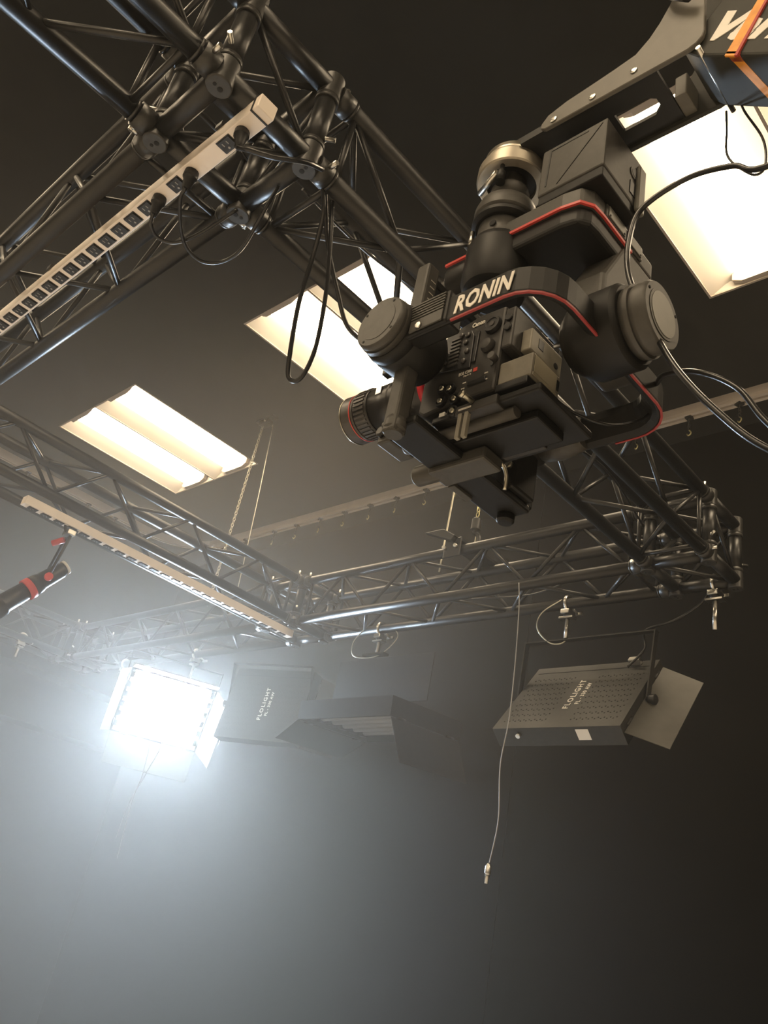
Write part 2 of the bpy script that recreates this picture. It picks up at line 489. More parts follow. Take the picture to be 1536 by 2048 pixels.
def cord(name, label, pts, r=.0045, m='cable_gloss', cat='cable', n=8, group=None, plug=None):
    path = curve(pts, n)
    if plug is None:
        return tag(MB().tube(path, r, 8).obj(name, m), label, cat, group)
    t = thing(name, label, cat, group)
    MB().tube(path, r, 8).obj('cord', m, t)
    p, d = V(plug[0]), V(plug[1]).normalized()
    MB().lathe(p, d, [(0, .016), (.018, .017), (.024, .013), (.042, .010), (.055, .006)], 14).obj('plug', 'rubber', t)
    return t
cord('power_cord', 'black power cord plugged near the right end of the outlet strip', [(-1.232, .487, 1.405), (-1.2, .50, 1.385), (-1.165, .54, 1.38), (-1.14, .60, 1.41), (-1.17, .66, 1.47)], .006, plug=((-1.232, .487, 1.452), (0.1, .05, -1)))
cord('power_cord', 'black power cord looping widest below the outlet strip', [(-1.417, .487, 1.40), (-1.45, .50, 1.385), (-1.53, .57, 1.375), (-1.55, .63, 1.375), (-1.515, .667, 1.38), (-1.44, .672, 1.385), (-1.34, .645, 1.42), (-1.30, .64, 1.48)], .0045, plug=((-1.417, .487, 1.452), (-.2, .1, -1)))
cord('power_cord', 'black power cord making the small left loop under the outlet strip', [(-1.549, .487, 1.40), (-1.57, .50, 1.385), (-1.585, .53, 1.38), (-1.56, .565, 1.38), (-1.50, .59, 1.40), (-1.42, .62, 1.46)], .0045, plug=((-1.549, .487, 1.452), (-.2, .1, -1)))

# cable coils hanging from the right truss
cord('hanging_cable', 'black cable hanging in a long loop over the middle ceiling light', [(-1.22, .70, 1.50), (-1.235, .735, 1.44), (-1.29, .775, 1.37), (-1.33, .80, 1.27), (-1.36, .835, 1.16), (-1.375, .86, 1.11), (-1.345, .872, 1.105), (-1.31, .865, 1.17), (-1.275, .83, 1.28), (-1.25, .79, 1.38), (-1.24, .75, 1.5)], .0055)
cord('hanging_cable', 'black cable sagging from the truss towards the tilt motor', [(-1.24, .72, 1.52), (-1.27, .79, 1.42), (-1.28, .86, 1.33), (-1.29, .93, 1.27), (-1.27, 1.02, 1.27), (-1.22, 1.12, 1.33), (-1.2, 1.22, 1.42), (-1.22, 1.3, 1.5)], .0055)
cord('hanging_cable', 'thin cable lying inside the right truss behind the gimbal', [(-1.3, .7, 1.53), (-1.33, .95, 1.56), (-1.28, 1.3, 1.55), (-1.34, 1.7, 1.54), (-1.3, 2.1, 1.56), (-1.36, 2.5, 1.55)], .004)
cord('hanging_cable', 'thin cable lying inside the back truss right of the chain hook', [(-1.5, 2.84, 1.55), (-1.8, 2.8, 1.54), (-2.1, 2.86, 1.53), (-2.5, 2.84, 1.55), (-2.9, 2.8, 1.54), (-3.4, 2.86, 1.55)], .004)

# ------------------------------------------------------------------ chains, hooks, beam clamps
def chain_mesh(L, pitch=.024, r=.0032):
    mb = MB(); k = int(L / pitch)
    for i in range(k):
        c = V((0, 0, -pitch * (i + .5)))
        u = V((1, 0, 0)) if i % 2 else V((0, 1, 0))
        pts = []
        for q in range(10):
            an = 2 * PI * q / 10
            pts.append(c + u * math.cos(an) * .0085 + V((0, 0, 1)) * math.sin(an) * .0165)
        mb.tube(pts, r, 5, closed=True)
    return mb
def chain_hang(label1, x, y, m, ztop, zbot, cat='chain'):
    t = thing('lifting_chain', label1, cat, 'lifting chains', (x, y, ztop))
    ch = chain_mesh(ztop - zbot).obj('links', m, t); ch['kind'] = 'stuff'
    return t
c1 = chain_hang('lifting chain dropping in front of the fully visible ceiling lights', -4.69, 2.84, 'zinc', CEIL - .03, 1.8)
c2 = chain_hang('brass lifting chain below the camera, holding the back truss', -2.39, 2.76, 'brass_chain', CEIL - .03, 1.935)
def beam_clamp(label, x, y):
    t = thing('beam_clamp', label, 'beam clamp', 'ceiling beam clamps', (x, y, CEIL))
    MB().lim(-.1, .1, -.03, .03, -.02, 0).obj('plate', 'dark_metal', t, .004)
    MB().lim(-.05, .05, -.03, .03, -.06, -.022).obj('jaw', 'dark_metal', t, .004)
    MB().cyl((.03, -.04, -.045), (.03, .04, -.045), .008, 10).obj('bolt', 'steel', t)
beam_clamp('small beam clamp on the ceiling above the left chain', -4.66, 2.84)
beam_clamp('beam clamp on the ceiling above the brass chain', -2.4, 2.76)
hk = thing('chain_hook', 'dark swivel hook on the end of the brass chain', 'hook', None, (-2.39, 2.76, 1.935))
MB().lathe((0, 0, 0), (0, 0, -1), [(0, .018), (.006, .024), (.062, .024), (.07, .014), (.085, .012)], 16).obj('swivel', 'dark_metal', hk)
MB().tube(curve([(0, 0, -.08), (.028, 0, -.105), (.03, 0, -.14), (0, 0, -.165), (-.028, 0, -.15), (-.03, 0, -.125)], 6), .011, 10).obj('hook', 'dark_metal', hk)
MB().box((.0, .015, -.115), (.006, .012, .05)).obj('latch', 'zinc', hk)
sl = thing('truss_bracket', 'black lifting bracket bolted round the back truss below the hook', 'bracket', None, (-2.45, 2.72, 1.75))
MB().lim(-.05, .05, -.035, .275, .03, .05).lim(-.05, .05, -.04, -.03, -.05, .05).obj('plate', 'truss_black', sl, .003)
MB().prism([(-.14, .03), (-.02, .03), (.06, -.02), (.04, -.045)], (-.02, -.05, .06), (1, 0, 0), (0, 0, 1), .03).obj('gusset', 'truss_black', sl, .003)
for dx in (-.04, .03):
    MB().cyl((dx, -.06, .0), (dx, -.03, .0), .009, 6).obj('bolt', 'steel', sl)
cord('safety_wire', 'thin steel safety wire beside the left lifting chain', [(-4.62, 2.88, 3.27), (-4.56, 2.9, 2.6), (-4.5, 2.92, 1.77)], .003, 'zinc', 'wire')
cord('safety_wire', 'steel safety wire left of the brass chain', [(-2.69, 2.9, 3.3), (-2.70, 2.9, 2.4), (-2.71, 2.9, 1.76)], .0055, 'zinc', 'wire')

# ------------------------------------------------------------------ curtain tracks and carriers
RR = 0.55
def track_path(inset):
    y = 4.08 - inset * 0; pts = [(1.6, 4.08, 0), (-7.43 + RR, 4.08, 0)]
    for k in range(1, 9):
        a = PI / 2 * k / 8
        pts.append((-7.43 + RR - RR * math.sin(a), 4.08 - RR + RR * math.cos(a), 0))
    pts.append((-7.43, -1.0, 0)); return pts
trk = thing('curtain_track', 'ceiling curtain track curving from the back wall to the left wall', 'curtain track')
tp = [V((p[0], p[1], 0)) for p in track_path(0)]
for dy in (-.021, .021):
    MB().sweep([p + V((0, 0, CEIL - .075)) for p in tp], [(dy - .012, 0), (dy + .012, 0), (dy + .012, .02), (dy - .012, .02)]).obj('rail', 'track_beige', trk)
MB().sweep([p + V((0, 0, CEIL - .055)) for p in tp], [(-.034, 0), (.034, 0), (.034, .05), (-.034, .05)]).obj('channel', 'track_beige', trk)
car_b = MB().lim(-.02, .02, -.02, .02, -.012, .004).cyl((0, 0, -.03), (0, 0, 0), .006, 8).mesh('carrier_body', 'dark_metal')
mbl = MB()
for i in range(3):
    u = V((1, 0, 0)) if i % 2 else V((0, 1, 0))
    mbl.tube([V((0, 0, -.042 - i * .022)) + u * math.cos(q * PI / 4) * .009 + V((0, 0, math.sin(q * PI / 4) * .015)) for q in range(8)], .0035, 5, closed=True)
car_l = mbl.mesh('carrier_links', 'dark_metal')
car_h = MB().tube(curve([(0, 0, -.098), (.012, 0, -.112), (.012, 0, -.128), (-.004, 0, -.136), (-.013, 0, -.122)], 4), .0042, 6).mesh('hook', 'brass_chain')
CX = [-6.42, -5.98, -5.66, -5.34, -5.03, -4.72, -4.42, -4.1, -3.79, -1.95, -1.64, -2.3, -3.3]
CY = [1.2, 1.62, 1.94, 2.26, 2.58, 2.9, 3.2]
spots = [(x, 4.08, 0) for x in CX] + [(-7.43, y, PI / 2) for y in CY]
ORD = ['first', 'second', 'third', 'fourth', 'fifth', 'sixth', 'seventh', 'eighth', 'ninth', 'tenth', 'eleventh', 'twelfth', 'thirteenth']
CX_S = sorted(CX); CY_S = sorted(CY)
for k, (x, y, a) in enumerate(spots):
    lb = (ORD[CX_S.index(x)] + ' curtain hook carrier from the left on the back ceiling track') if k < len(CX) else (ORD[CY_S.index(y)] + ' curtain hook carrier from the near end of the left ceiling track')
    t = thing('curtain_carrier', lb, 'curtain hook', 'carriers on the back track' if k < len(CX) else 'carriers on the left track', (x, y, CEIL - .075))
    t.rotation_euler = (0, 0, a + random.uniform(-.5, .5))
    place('carrier_body', car_b, t); place('links', car_l, t); place('hook', car_h, t)

# ------------------------------------------------------------------ pipe clamps on the back truss
def pipe_clamp(label, x, y, z, spigot=.12, zoff=0.0):
    t = thing('pipe_clamp', label, 'pipe clamp', 'silver lamp clamps on the trusses', (x, y, z))
    MB().tube([V((0, math.cos(q * PI / 8) * .033, math.sin(q * PI / 8) * .033)) for q in range(-2, 15)], .008, 6).obj('jaw', 'steel', t)
    MB().lim(-.022, .022, -.03, .03, -.056, -.034).obj('saddle', 'steel', t, .004)
    MB().cyl((0, .03, -.01), (0, .075, -.02), .006, 8).box((0, .075, -.02), (.05, .008, .014)).obj('wing_bolt', 'steel', t)
    MB().lim(-.035, .035, -.02, .02, -.075, -.066).obj('washer', 'steel', t, .002)
    MB().cyl((0, 0, -.066), (0, 0, -.066 - spigot), .0095, 12).obj('spigot', 'steel', t)
    MB().cyl((0, 0, -.056), (0, 0, -.066), .02, 12).obj('collar', 'dark_metal', t)
    return t
pipe_clamp('silver lamp clamp above the right black light fixture', -1.953, F1, ZB, .1)
pipe_clamp('silver lamp clamp above the middle black light fixture', -3.11, F1, ZB, .08)
pipe_clamp('silver lamp clamp with empty spigot at the far right truss corner', -1.29, F1, ZB, .13)
pipe_clamp('silver lamp clamp directly above the glaring light', -4.83, F1, ZB, .14)
pipe_clamp('silver lamp clamp left of the glaring light', -5.75, F1, ZB, .12)
pipe_clamp('bright lamp clamp on the farthest left truss', C1, 2.32, ZT - .24, .08)

# ------------------------------------------------------------------ fluorescent bank fixtures
FW, FH, FD = 0.58, 0.46, 0.085
def frame(o, right, up, out):
    r, u, n = V(right).normalized(), V(up).normalized(), V(out).normalized()
    return Matrix(((r.x, u.x, n.x, o[0]), (r.y, u.y, n.y, o[1]), (r.z, u.z, n.z, o[2]), (0, 0, 0, 1)))
def put(o, M): o.data.transform(M); return o
def bank(label, M, doors, hinge=FD, lit=False, letters=True, yoke=None, sticker=False):
    """local: x across, y up the housing, +z out of the BACK; the lamps face -z"""
    t = thing('fluorescent_bank', label, 'light fixture', 'fluorescent bank lights under the back truss')
    hb = MB()
    d = .012
    hb.lim(-FW / 2, FW / 2, -FH / 2, FH / 2, -.006, 0)
    hb.lim(-FW / 2, -FW / 2 + d, -FH / 2, FH / 2, -FD, -.006).lim(FW / 2 - d, FW / 2, -FH / 2, FH / 2, -FD, -.006)
    hb.lim(-FW / 2 + d, FW / 2 - d, -FH / 2, -FH / 2 + d, -FD, -.006).lim(-FW / 2 + d, FW / 2 - d, FH / 2 - d, FH / 2, -FD, -.006)
    housing = put(hb.obj('housing', 'fixture_black', t), M)
    vb = MB()
    for r in range(9):
        for c in range(40):
            if letters and abs(c - 19.5) < 4: continue
            vb.box((-FW / 2 + .035 + c * (FW - .07) / 39, -FH / 2 + .05 + r * .038 + (c % 2) * .008, .0006), (.0045, .0045, .0012))
    v = put(vb.obj('vent_holes', 'vent_hole', housing), M); v['kind'] = 'stuff'
    put(MB().lim(-FW / 2 + .02, FW / 2 - .02, FH / 2 - .047, FH / 2 - .044, 0, .001).obj('seam', 'vent_hole', housing), M)
    refl = put(MB().lim(-FW / 2 + d, FW / 2 - d, -FH / 2 + d, FH / 2 - d, -.014, -.008).obj('reflector', 'key_reflector', t), M)
    for k in range(6):
        y = -FH / 2 + .055 + k * .07
        put(MB().cyl((-FW / 2 + .03, y, -.045), (FW / 2 - .03, y, -.045), .019, 12).obj('lamp_tube', 'key_tube' if lit else 'tube_off', t), M)
        for s in (-1, 1):
            put(MB().lim(s * (FW / 2 - .012), s * (FW / 2 - .034), y - .02, y + .02, -.07, -.014).obj('lamp_holder', 'fixture_black', t), M)
    # barn doors: (edge, opening angle from straight ahead, length)
    for edge, ang, ln, mname in doors:
        a = math.radians(ang); th = .003
        if edge in 'LR':
            s = -1 if edge == 'L' else 1
            o = V((s * FW / 2, 0, -hinge)); out = V((s * math.sin(a), 0, -math.cos(a))); al = V((0, 1, 0)); w = FH
        else:
            s = -1 if edge == 'B' else 1
            o = V((0, s * FH / 2, -FD)); out = V((0, s * math.sin(a), -math.cos(a))); al = V((1, 0, 0)); w = FW
        poly = [(-w / 2 + .004, .004), (w / 2 - .004, .004), (w / 2 - .012, ln), (-w / 2 + .012, ln)]
        dd = put(MB().prism(poly, o, al, out, th).obj('barn_door', mname, t, .001, 1), M)
        hg = MB()
        for q in (-.35, .35):
            hg.cyl(o + al * (w * q - .025), o + al * (w * q + .025), .006, 8)
        put(hg.obj('hinge', 'fixture_black', dd), M)
    if letters:
        text('FLOLIGHT', .036, M @ V((.008, -.105, .001)), M.to_3x3() @ V((0, 1, 0)), M.to_3x3() @ V((-1, 0, 0)), 'print_white', t, 'lettering', space=1.25, off=.0006, extrude=.0004, width=.21)
        text('FL - 330 AW', .026, M @ V((.045, -.075, .001)), M.to_3x3() @ V((0, 1, 0)), M.to_3x3() @ V((-1, 0, 0)), 'print_white', t, 'lettering', space=1.1, off=.0005, extrude=.0004, width=.155)
    if sticker:
        put(MB().lim(.095, .15, -FH / 2 - .0008, -FH / 2, -.06, -.012).obj('sticker', 'label_white', t), M)
        put(MB().cyl((-.17, -FH / 2 - .015, -.03), (-.17, -FH / 2, -.03), .01, 10).obj('knob', 'steel', t), M)
        put(MB().lim(.17, .22, FH / 2 - .035, FH / 2 - .01, 0, .03).obj('power_inlet', 'steel', t, .003), M)
    if yoke:
        # yoke: world-space top bar height; arms pivot at housing sides
        pl = M @ V((-FW / 2 - .012, 0, -FD / 2)); pr = M @ V((FW / 2 + .012, 0, -FD / 2))
        tl, tr = V(yoke[0]), V(yoke[1])
        yk = MB()
        for p, q in ((pl, tl), (tl, tr), (tr, pr)):
            dv = (q - p); z = dv.normalized()
            side = (pr - pl).normalized() if p != tl else V((0, 0, 1))
            y = z.cross(side).normalized(); x = y.cross(z)
            R = Matrix((x, y, z)).transposed()
            yk.box((p + q) / 2, (.006, .03, dv.length + .01), R)
        yk.obj('yoke', 'fixture_black', t, .001, 1)
        ax = (pr - pl).normalized()
        for p, s in ((pl, -1), (pr, 1)):
            MB().lathe(p, ax * s, [(0, .016), (.012, .02), (.034, .022), (.036, .016)], 14).obj('knob', 'rubber', t)
    return t
# right fixture: back face seen, leaning away from the lens
up = V((0, 3.05 - 2.763, 1.25 - .887)).normalized(); rt = V((1, 0, 0)); out = rt.cross(up)
M4 = frame((-1.846, 2.9065, 1.0685), rt, up, out)
bank('right black fluorescent bank with white maker lettering and sticker', M4, [('R', 61, .17, 'door_black'), ('T', 20, .2, 'fixture_black')], hinge=.03, yoke=((-2.16, 2.97, 1.34), (-1.535, 2.97, 1.34)), sticker=True)
# middle fixture: hung flat, lamps facing the floor
M3 = frame((-3.245, 3.2, 1.14), (1, 0, 0), (0, 1, 0.06), (0, -.06, 1)) @ Matrix.Scale(1.2, 4)
bank3 = bank('middle black fluorescent bank hung flat with doors hanging down', M3, [('R', 22, .2, 'fixture_black'), ('L', 62, .17, 'fixture_black')], letters=False)
MB().lim(-3.54, -2.83, 3.1, 3.106, 1.15, 1.41).obj('upright_door', 'fixture_black', bank3, .001, 1)
MB().lim(-3.2, -3.04, 2.94, 2.98, 1.36, 1.37).obj('hanger', 'fixture_black', bank3)
# dim fixture beside the glare, back face to us
M2 = frame((-4.2, 3.14, 1.2), (.94, .30, 0), (.03, .1, 1), (.30, -.94, .09))
bank('dim fluorescent bank with faint lettering just right of the glaring light', M2, [('R', 40, .22, 'fixture_black'), ('L', 40, .22, 'fixture_black')], yoke=((-4.48, 3.04, 1.45), (-3.92, 3.22, 1.45)))
# glaring fixture: lamps face the photographer
nrm = V((.74, -.36, -.57)).normalized()
r1 = nrm.cross(V((0, 0, 1))).normalized(); u1 = r1.cross(nrm)
M1 = frame(V((-4.97, 2.93, 1.12)) - nrm * FD, -r1, u1, -nrm)
bank('glaring lit fluorescent bank facing the lens through haze', M1, [('B', 58, .2, 'door_black'), ('T', 30, .15, 'door_black'), ('L', 50, .08, 'door_black'), ('R', 22, .22, 'door_black')], lit=True, letters=False, yoke=(M1 @ V((-.31, .27, .12)), M1 @ V((.31, .27, .12))))

# ------------------------------------------------------------------ red-taped spotlight under the left truss
sp = thing('ellipsoidal_spotlight', 'black ellipsoidal spotlight with red tape band hanging at the left edge', 'spotlight')
p0 = V((-3.59, 1.405, 1.235)); p1 = V((-3.61, 1.30, 1.09)); d = (p1 - p0).normalized()
MB().lathe(p0, d, [(-.01, .015), (0, .028), (.02, .036), (.12, .038), (.13, .043), (.165, .045)], 20).obj('barrel', 'dark_metal', sp)
MB().lathe(p0, d, [(.165, .0475), (.195, .0475)], 24).obj('tape_band', 'tape_red', sp)
MB().lathe(p0, d, [(.195, .04), (.3, .043), (.31, .05), (.35, .05)], 20).obj('lens_tube', 'dark_metal', sp)
MB().lathe(p0 - d * .004, d, [(-.012, .022), (-.008, .033), (.004, .033)], 20).obj('rear_cap', 'label_white', sp)
yk0 = V((-3.6, 1.37, 1.37))
for s in (-1, 1):
    sd = d.cross(V((0, 0, 1))).normalized() * .05 * s
    MB().tube([yk0, yk0 + sd, p0 + d * .1 + sd], .007, 6).obj('yoke_arm', 'dark_metal', sp)
    MB().cyl(p0 + d * .1 + sd, p0 + d * .1 + sd * 1.4, .018, 10).obj('tilt_knob', 'tape_red' if s < 0 else 'rubber', sp)
MB().lim(-3.63, -3.57, 1.35, 1.39, 1.385, 1.41).obj('clamp', 'steel', sp, .004)
MB().tube([V((-3.6, 1.37 + math.cos(q * PI / 6) * .032, 1.43 + math.sin(q * PI / 6) * .036)) for q in range(-1, 9)], .007, 6).obj('clamp_hook', 'dark_metal', sp)
MB().cyl((-3.64, 1.33, 1.335), (-3.6, 1.36, 1.36), .014, 8).obj('clamp_knob', 'tape_red', sp)

# ------------------------------------------------------------------ thin drop cables under the back truss
cr = cord('drop_cable', 'thin cable with a silver connector dangling below the right fixture', [(-2.03, 2.68, 1.5), (-2.02, 2.69, 1.38), (-2.013, 2.7, 1.132), (-2.01, 2.7, .9), (-2.025, 2.7, .723), (-2.003, 2.7, .516), (-2.022, 2.7, .345)], .0022, 'cable_grey', plug=None)
cr.name = 'cord'
t = thing('drop_cable', 'thin cable with a silver connector dangling below the right fixture', 'cable', 'thin drop cables')
for k in ('label', 'category'):
    del cr[k]
cr.parent = t
MB().lathe((-2.022, 2.7, .36), (-.02, 0, -1), [(0, .006), (.012, .012), (.035, .012), (.04, .008), (.07, .007)], 10).obj('connector', 'steel', t)
cord('drop_cable', 'thin pale cable dangling longest below the glaring light', [M1 @ V((.12, -.22, -.05)), (-4.7, 2.74, .93), (-4.61, 2.7, .775), (-4.6, 2.7, .643), (-4.62, 2.7, .5), (-4.6, 2.7, .3), (-4.585, 2.7, .18)], .002, 'cable_grey', group='thin drop cables')
cord('drop_cable', 'thin pale cable dangling shorter and bowed below the glaring light', [M1 @ V((-.12, -.22, -.05)), (-4.54, 2.72, .85), (-4.56, 2.7, .66), (-4.64, 2.7, .5), (-4.66, 2.7, .38), (-4.665, 2.7, .28)], .002, 'cable_grey', group='thin drop cables')
cord('fixture_cable', 'black cable sloping from the right truss corner to the right fixture', [(-1.31, 2.97, 1.5), (-1.37, 2.99, 1.44), (-1.48, 3.0, 1.39), (-1.6, 3.0, 1.36), (-1.6, 3.0, 1.28), (-1.66, 2.98, 1.2)], .005, 'cable_gloss')
cord('fixture_cable', 'thin safety loop hanging from the clamp above the right fixture', [(-1.97, 2.93, 1.52), (-2.08, 2.94, 1.47), (-2.1, 2.95, 1.4), (-2.03, 2.96, 1.33), (-1.96, 2.97, 1.34), (-1.95, 2.96, 1.44)], .003, 'zinc')
cord('fixture_cable', 'thin safety loop hanging from the clamp above the middle fixture', [(-3.2, 2.93, 1.52), (-3.3, 2.95, 1.45), (-3.28, 2.96, 1.37), (-3.1, 2.96, 1.36), (-2.98, 2.96, 1.45), (-3.03, 2.95, 1.52)], .003, 'zinc')

# ------------------------------------------------------------------ jib head and arm
jh = thing('camera_crane', 'grey camera crane with lettered arm and cheek plates at the top right corner', 'camera crane')
ck = [(-.608, 1.246), (-.36, 1.238), (-.347, 1.242), (-.338, 1.251), (-.335, 1.263), (-.335, 1.56), (-.385, 1.56), (-.385, 1.405), (-.392, 1.38), (-.408, 1.347), (-.424, 1.323), (-.446, 1.302), (-.483, 1.296), (-.527, 1.291), (-.569, 1.287), (-.604, 1.277), (-.616, 1.262), (-.616, 1.252)]
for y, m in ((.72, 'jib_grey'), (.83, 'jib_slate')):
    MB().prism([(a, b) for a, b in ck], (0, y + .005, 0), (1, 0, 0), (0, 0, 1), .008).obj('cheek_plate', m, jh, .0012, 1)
for x, z in ((-.59, 1.256), (-.518, 1.256), (-.446, 1.261)):
    MB().lathe((x, .718, z), (0, -1, 0), [(0, .0065), (.003, .006), (.004, .003)], 12).obj('bolt', 'steel', jh)
# slotted bottom plate between the cheeks, built of strips round its openings
bp = MB()
zb0, zb1 = 1.25, 1.258
YA, YB = .722, .828
for a, b, c, d2 in ((-.66, -.504, YA, YB), (-.504, -.436, YA, .762), (-.504, -.436, .797, YB), (-.436, -.415, YA, YB)):
    bp.lim(a, b, c, d2, zb0, zb1)
bp.obj('slotted_plate', 'jib_dark', jh)
MB().prism([(-.436, .762), (-.436, .772), (-.449, .762)], (0, 0, zb0), (1, 0, 0), (0, 1, 0), .008).prism([(-.436, .797), (-.449, .797), (-.436, .787)], (0, 0, zb0), (1, 0, 0), (0, 1, 0), .008).obj('slot_corner', 'jib_dark', jh)
MB().lim(-.414, -.394, .787, .828, 1.25, 1.3).obj('spacer_block', 'jib_grey', jh, .002)
MB().lim(-.75, -.60, .73, .82, 1.268, 1.285).obj('nose_plate', 'jib_dark', jh, .004)
MB().tube(curve([(-.395, .70, 1.42), (-.388, .698, 1.385), (-.372, .697, 1.36), (-.352, .699, 1.338)], 6), .009, 10).obj('lever', 'jib_dark', jh)
MB().lathe((-.396, .702, 1.425), (.2, -.2, 1), [(-.006, .011), (.006, .011)], 10).obj('lever_nut', 'steel', jh)
MB().cyl((-.343, .715, 1.225), (-.343, .84, 1.225), .004, 8).obj('pin', 'steel', jh)

ja = jh
jd = V((.757, 0, -.653)); ju = V((.653, 0, .757)); jo = V((-.36, .727, 1.275))
arm = MB()
arm.prism([(0.0, -.02), (.0, .155), (1.3, .155), (1.3, -.03), (.04, -.03)], jo + V((0, .1, 0)), jd, ju, .1)
arm.obj('beam', 'jib_slate', ja, .004)
text('Varizoom', .066, jo + jd * .022 - ju * .001 + V((0, -.0006, 0)), jd, ju, 'print_white', ja, 'lettering', shear=.28, off=.0035, width=.33)
strap = thing('strap', 'orange and red strap wrapped round the crane arm', 'strap')
MB().prism([(.098, -.034), (.116, -.034), (.09, .07), (.076, .07)], jo, jd, ju, .003).obj('webbing', 'strap_orange', strap)
MB().prism([(.076, .07), (.09, .07), (.08, .157), (.066, .157)], jo, jd, ju, .0032).obj('webbing_end', 'strap_red', strap)
MB().prism([(.116, -.034), (.121, -.034), (.094, .07), (.09, .07)], jo, jd, ju, .0034).obj('red_edge', 'strap_red', strap)
o2 = jo - ju * .0305
MB().prism([(.098, 0), (.118, 0), (.158, .1), (.14, .1)], o2, jd, V((0, 1, 0)), .003).obj('webbing', 'strap_orange', strap)
MB().prism([(.097, -.003), (.119, -.003), (.123, .012), (.102, .012)], o2, jd, V((0, 1, 0)), .0036).obj('red_edge', 'strap_red', strap)

# ------------------------------------------------------------------ gimbal
g = thing('camera_gimbal', 'black three-axis camera gimbal with red trim hanging from the crane', 'gimbal')
PX, PY = -.703, .765
# pan mount
MB().lathe((PX, PY, 1.214), (0, 0, 1), [(.014, .043), (0, .044), (0, .0595), (.003, .062), (.024, .062), (.026, .057), (.036, .057)], 44, cap=False).obj('mount_ring', 'ring_alloy', g)
MB().lathe((PX, PY, 1.224), (0, 0, 1), [(0, .0435), (.02, .0435)], 32).obj('mount_core', 'gimbal_black', g)
MB().lathe((PX, PY, 1.25), (0, 0, 1), [(0, .054), (.018, .054)], 36).obj('mount_cap', 'chrome', g)
MB().lathe((PX, PY, 1.165), (0, 0, 1), [(0, .036), (.03, .034), (.036, .026), (.064, .026)], 28).obj('neck', 'gimbal_grey', g)
MB().cyl((PX - .044, PY - .03, 1.196), (PX + .008, PY - .05, 1.196), .0055, 10).obj('lock_rod', 'steel', g)
MB().lathe((PX + .014, PY - .046, 1.172), (0, 0, 1), [(0, .009), (.024, .008), (.03, .004), (.046, .004)], 10).obj('lock_lever', 'gimbal_black', g)
MB().lathe((PX, PY, 1.115), (0, 0, 1), [(0, .05), (.006, .0545), (.02, .0545), (.036, .05), (.052, .036)], 40).obj('clamp_flange', 'gimbal_grey', g)
MB().lathe((PX, PY, 1.1), (0, 0, 1), [(0, .048), (.004, .0555), (.011, .0555), (.014, .05)], 40).obj('flange_rim', 'gimbal_black', g)
for dx, dy in ((-.043, -.03), (-.05, -.014)):
    MB().cyl((PX + dx, PY + dy, 1.068), (PX + dx, PY + dy, 1.1), .0045, 8).obj('flange_bolt', 'steel', g)
MB().lathe((PX, PY, 1.06), (0, 0, 1), [(0, .042), (.004, .0435), (.04, .0435)], 36).obj('neck_ring', 'gimbal_grey', g)
MB().cyl((PX + .012, PY - .0415, 1.079), (PX + .012, PY - .0445, 1.079), .006, 12).obj('motor_port', 'socket_black', g)
MB().lathe((PX, PY, .955), (0, 0, 1), [(0, .04), (.006, .05), (.02, .0555), (.09, .0555), (.105, .05)], 40).obj('pan_motor', 'gimbal_black', g)
# pan arm
pa = MB().prism([(-.70, .735), (-.565, .735), (-.535, .74), (-.522, .757), (-.52, .78), (-.52, .94), (-.54, .955), (-.60, .955), (-.63, .9), (-.66, .83), (-.70, .80)], (0, 0, 1.047), (1, 0, 0), (0, 1, 0), .036).obj('pan_arm', 'gimbal_grey', g, .005, 3)
MB().prism([(-.70, .738), (-.567, .738), (-.538, .743), (-.525, .76), (-.523, .78), (-.523, .94), (-.54, .95), (-.60, .95), (-.63, .9), (-.66, .83), (-.70, .80)], (0, 0, 1.012), (1, 0, 0), (0, 1, 0), .036).obj('arm_underside', 'gimbal_black', pa, .008, 3)
pr = [(-.70, .7335), (-.565, .7335), (-.534, .7385), (-.5205, .757), (-.5185, .78), (-.5185, .868)]
MB().sweep([(x, y, 1.044) for x, y in pr], [(-.002, 0), (.002, 0), (.002, .005), (-.002, .005)]).obj('red_trim', 'gimbal_red', pa)
MB().lathe((-.795, .765, 1.022), (1, 0, 0), [(0, .028), (.004, .032), (.1, .032)], 28).obj('arm_end', 'gimbal_black', g)
MB().lathe((-.812, .765, 1.018), (1, 0, 0), [(0, .018), (.004, .021), (.02, .021)], 20).obj('end_cap', 'gimbal_grey', g)
MB().sweep([(-.795, .735, 1.044), (-.70, .735, 1.044)], [(-.002, 0), (.002, 0), (.002, .005), (-.002, .005)]).obj('red_trim', 'gimbal_red', pa)
MB().prism([(.80, .82), (.92, .82), (.955, .93), (.96, 1.05), (.85, 1.05), (.80, .95)], (-.58, 0, 0), (0, 1, 0), (0, 0, 1), .06).obj('drop_leg', 'gimbal_grey', g, .008, 3)
sp_ = MB().lim(-.521, -.5165, .785, .9, 1.052, 1.079).obj('switch_panel', 'gimbal_grey', g, .002)
for y0, y1 in ((.79, .842), (.848, .895)):
    MB().lim(-.5165, -.5145, y0, y1, 1.055, 1.076).obj('switch_cover', 'gimbal_cap', sp_, .001)
for y in (.794, .838, .852, .891):
    MB().cyl((-.5145, y, 1.058), (-.5138, y, 1.058), .0018, 8).obj('screw', 'vent_hole', sp_)
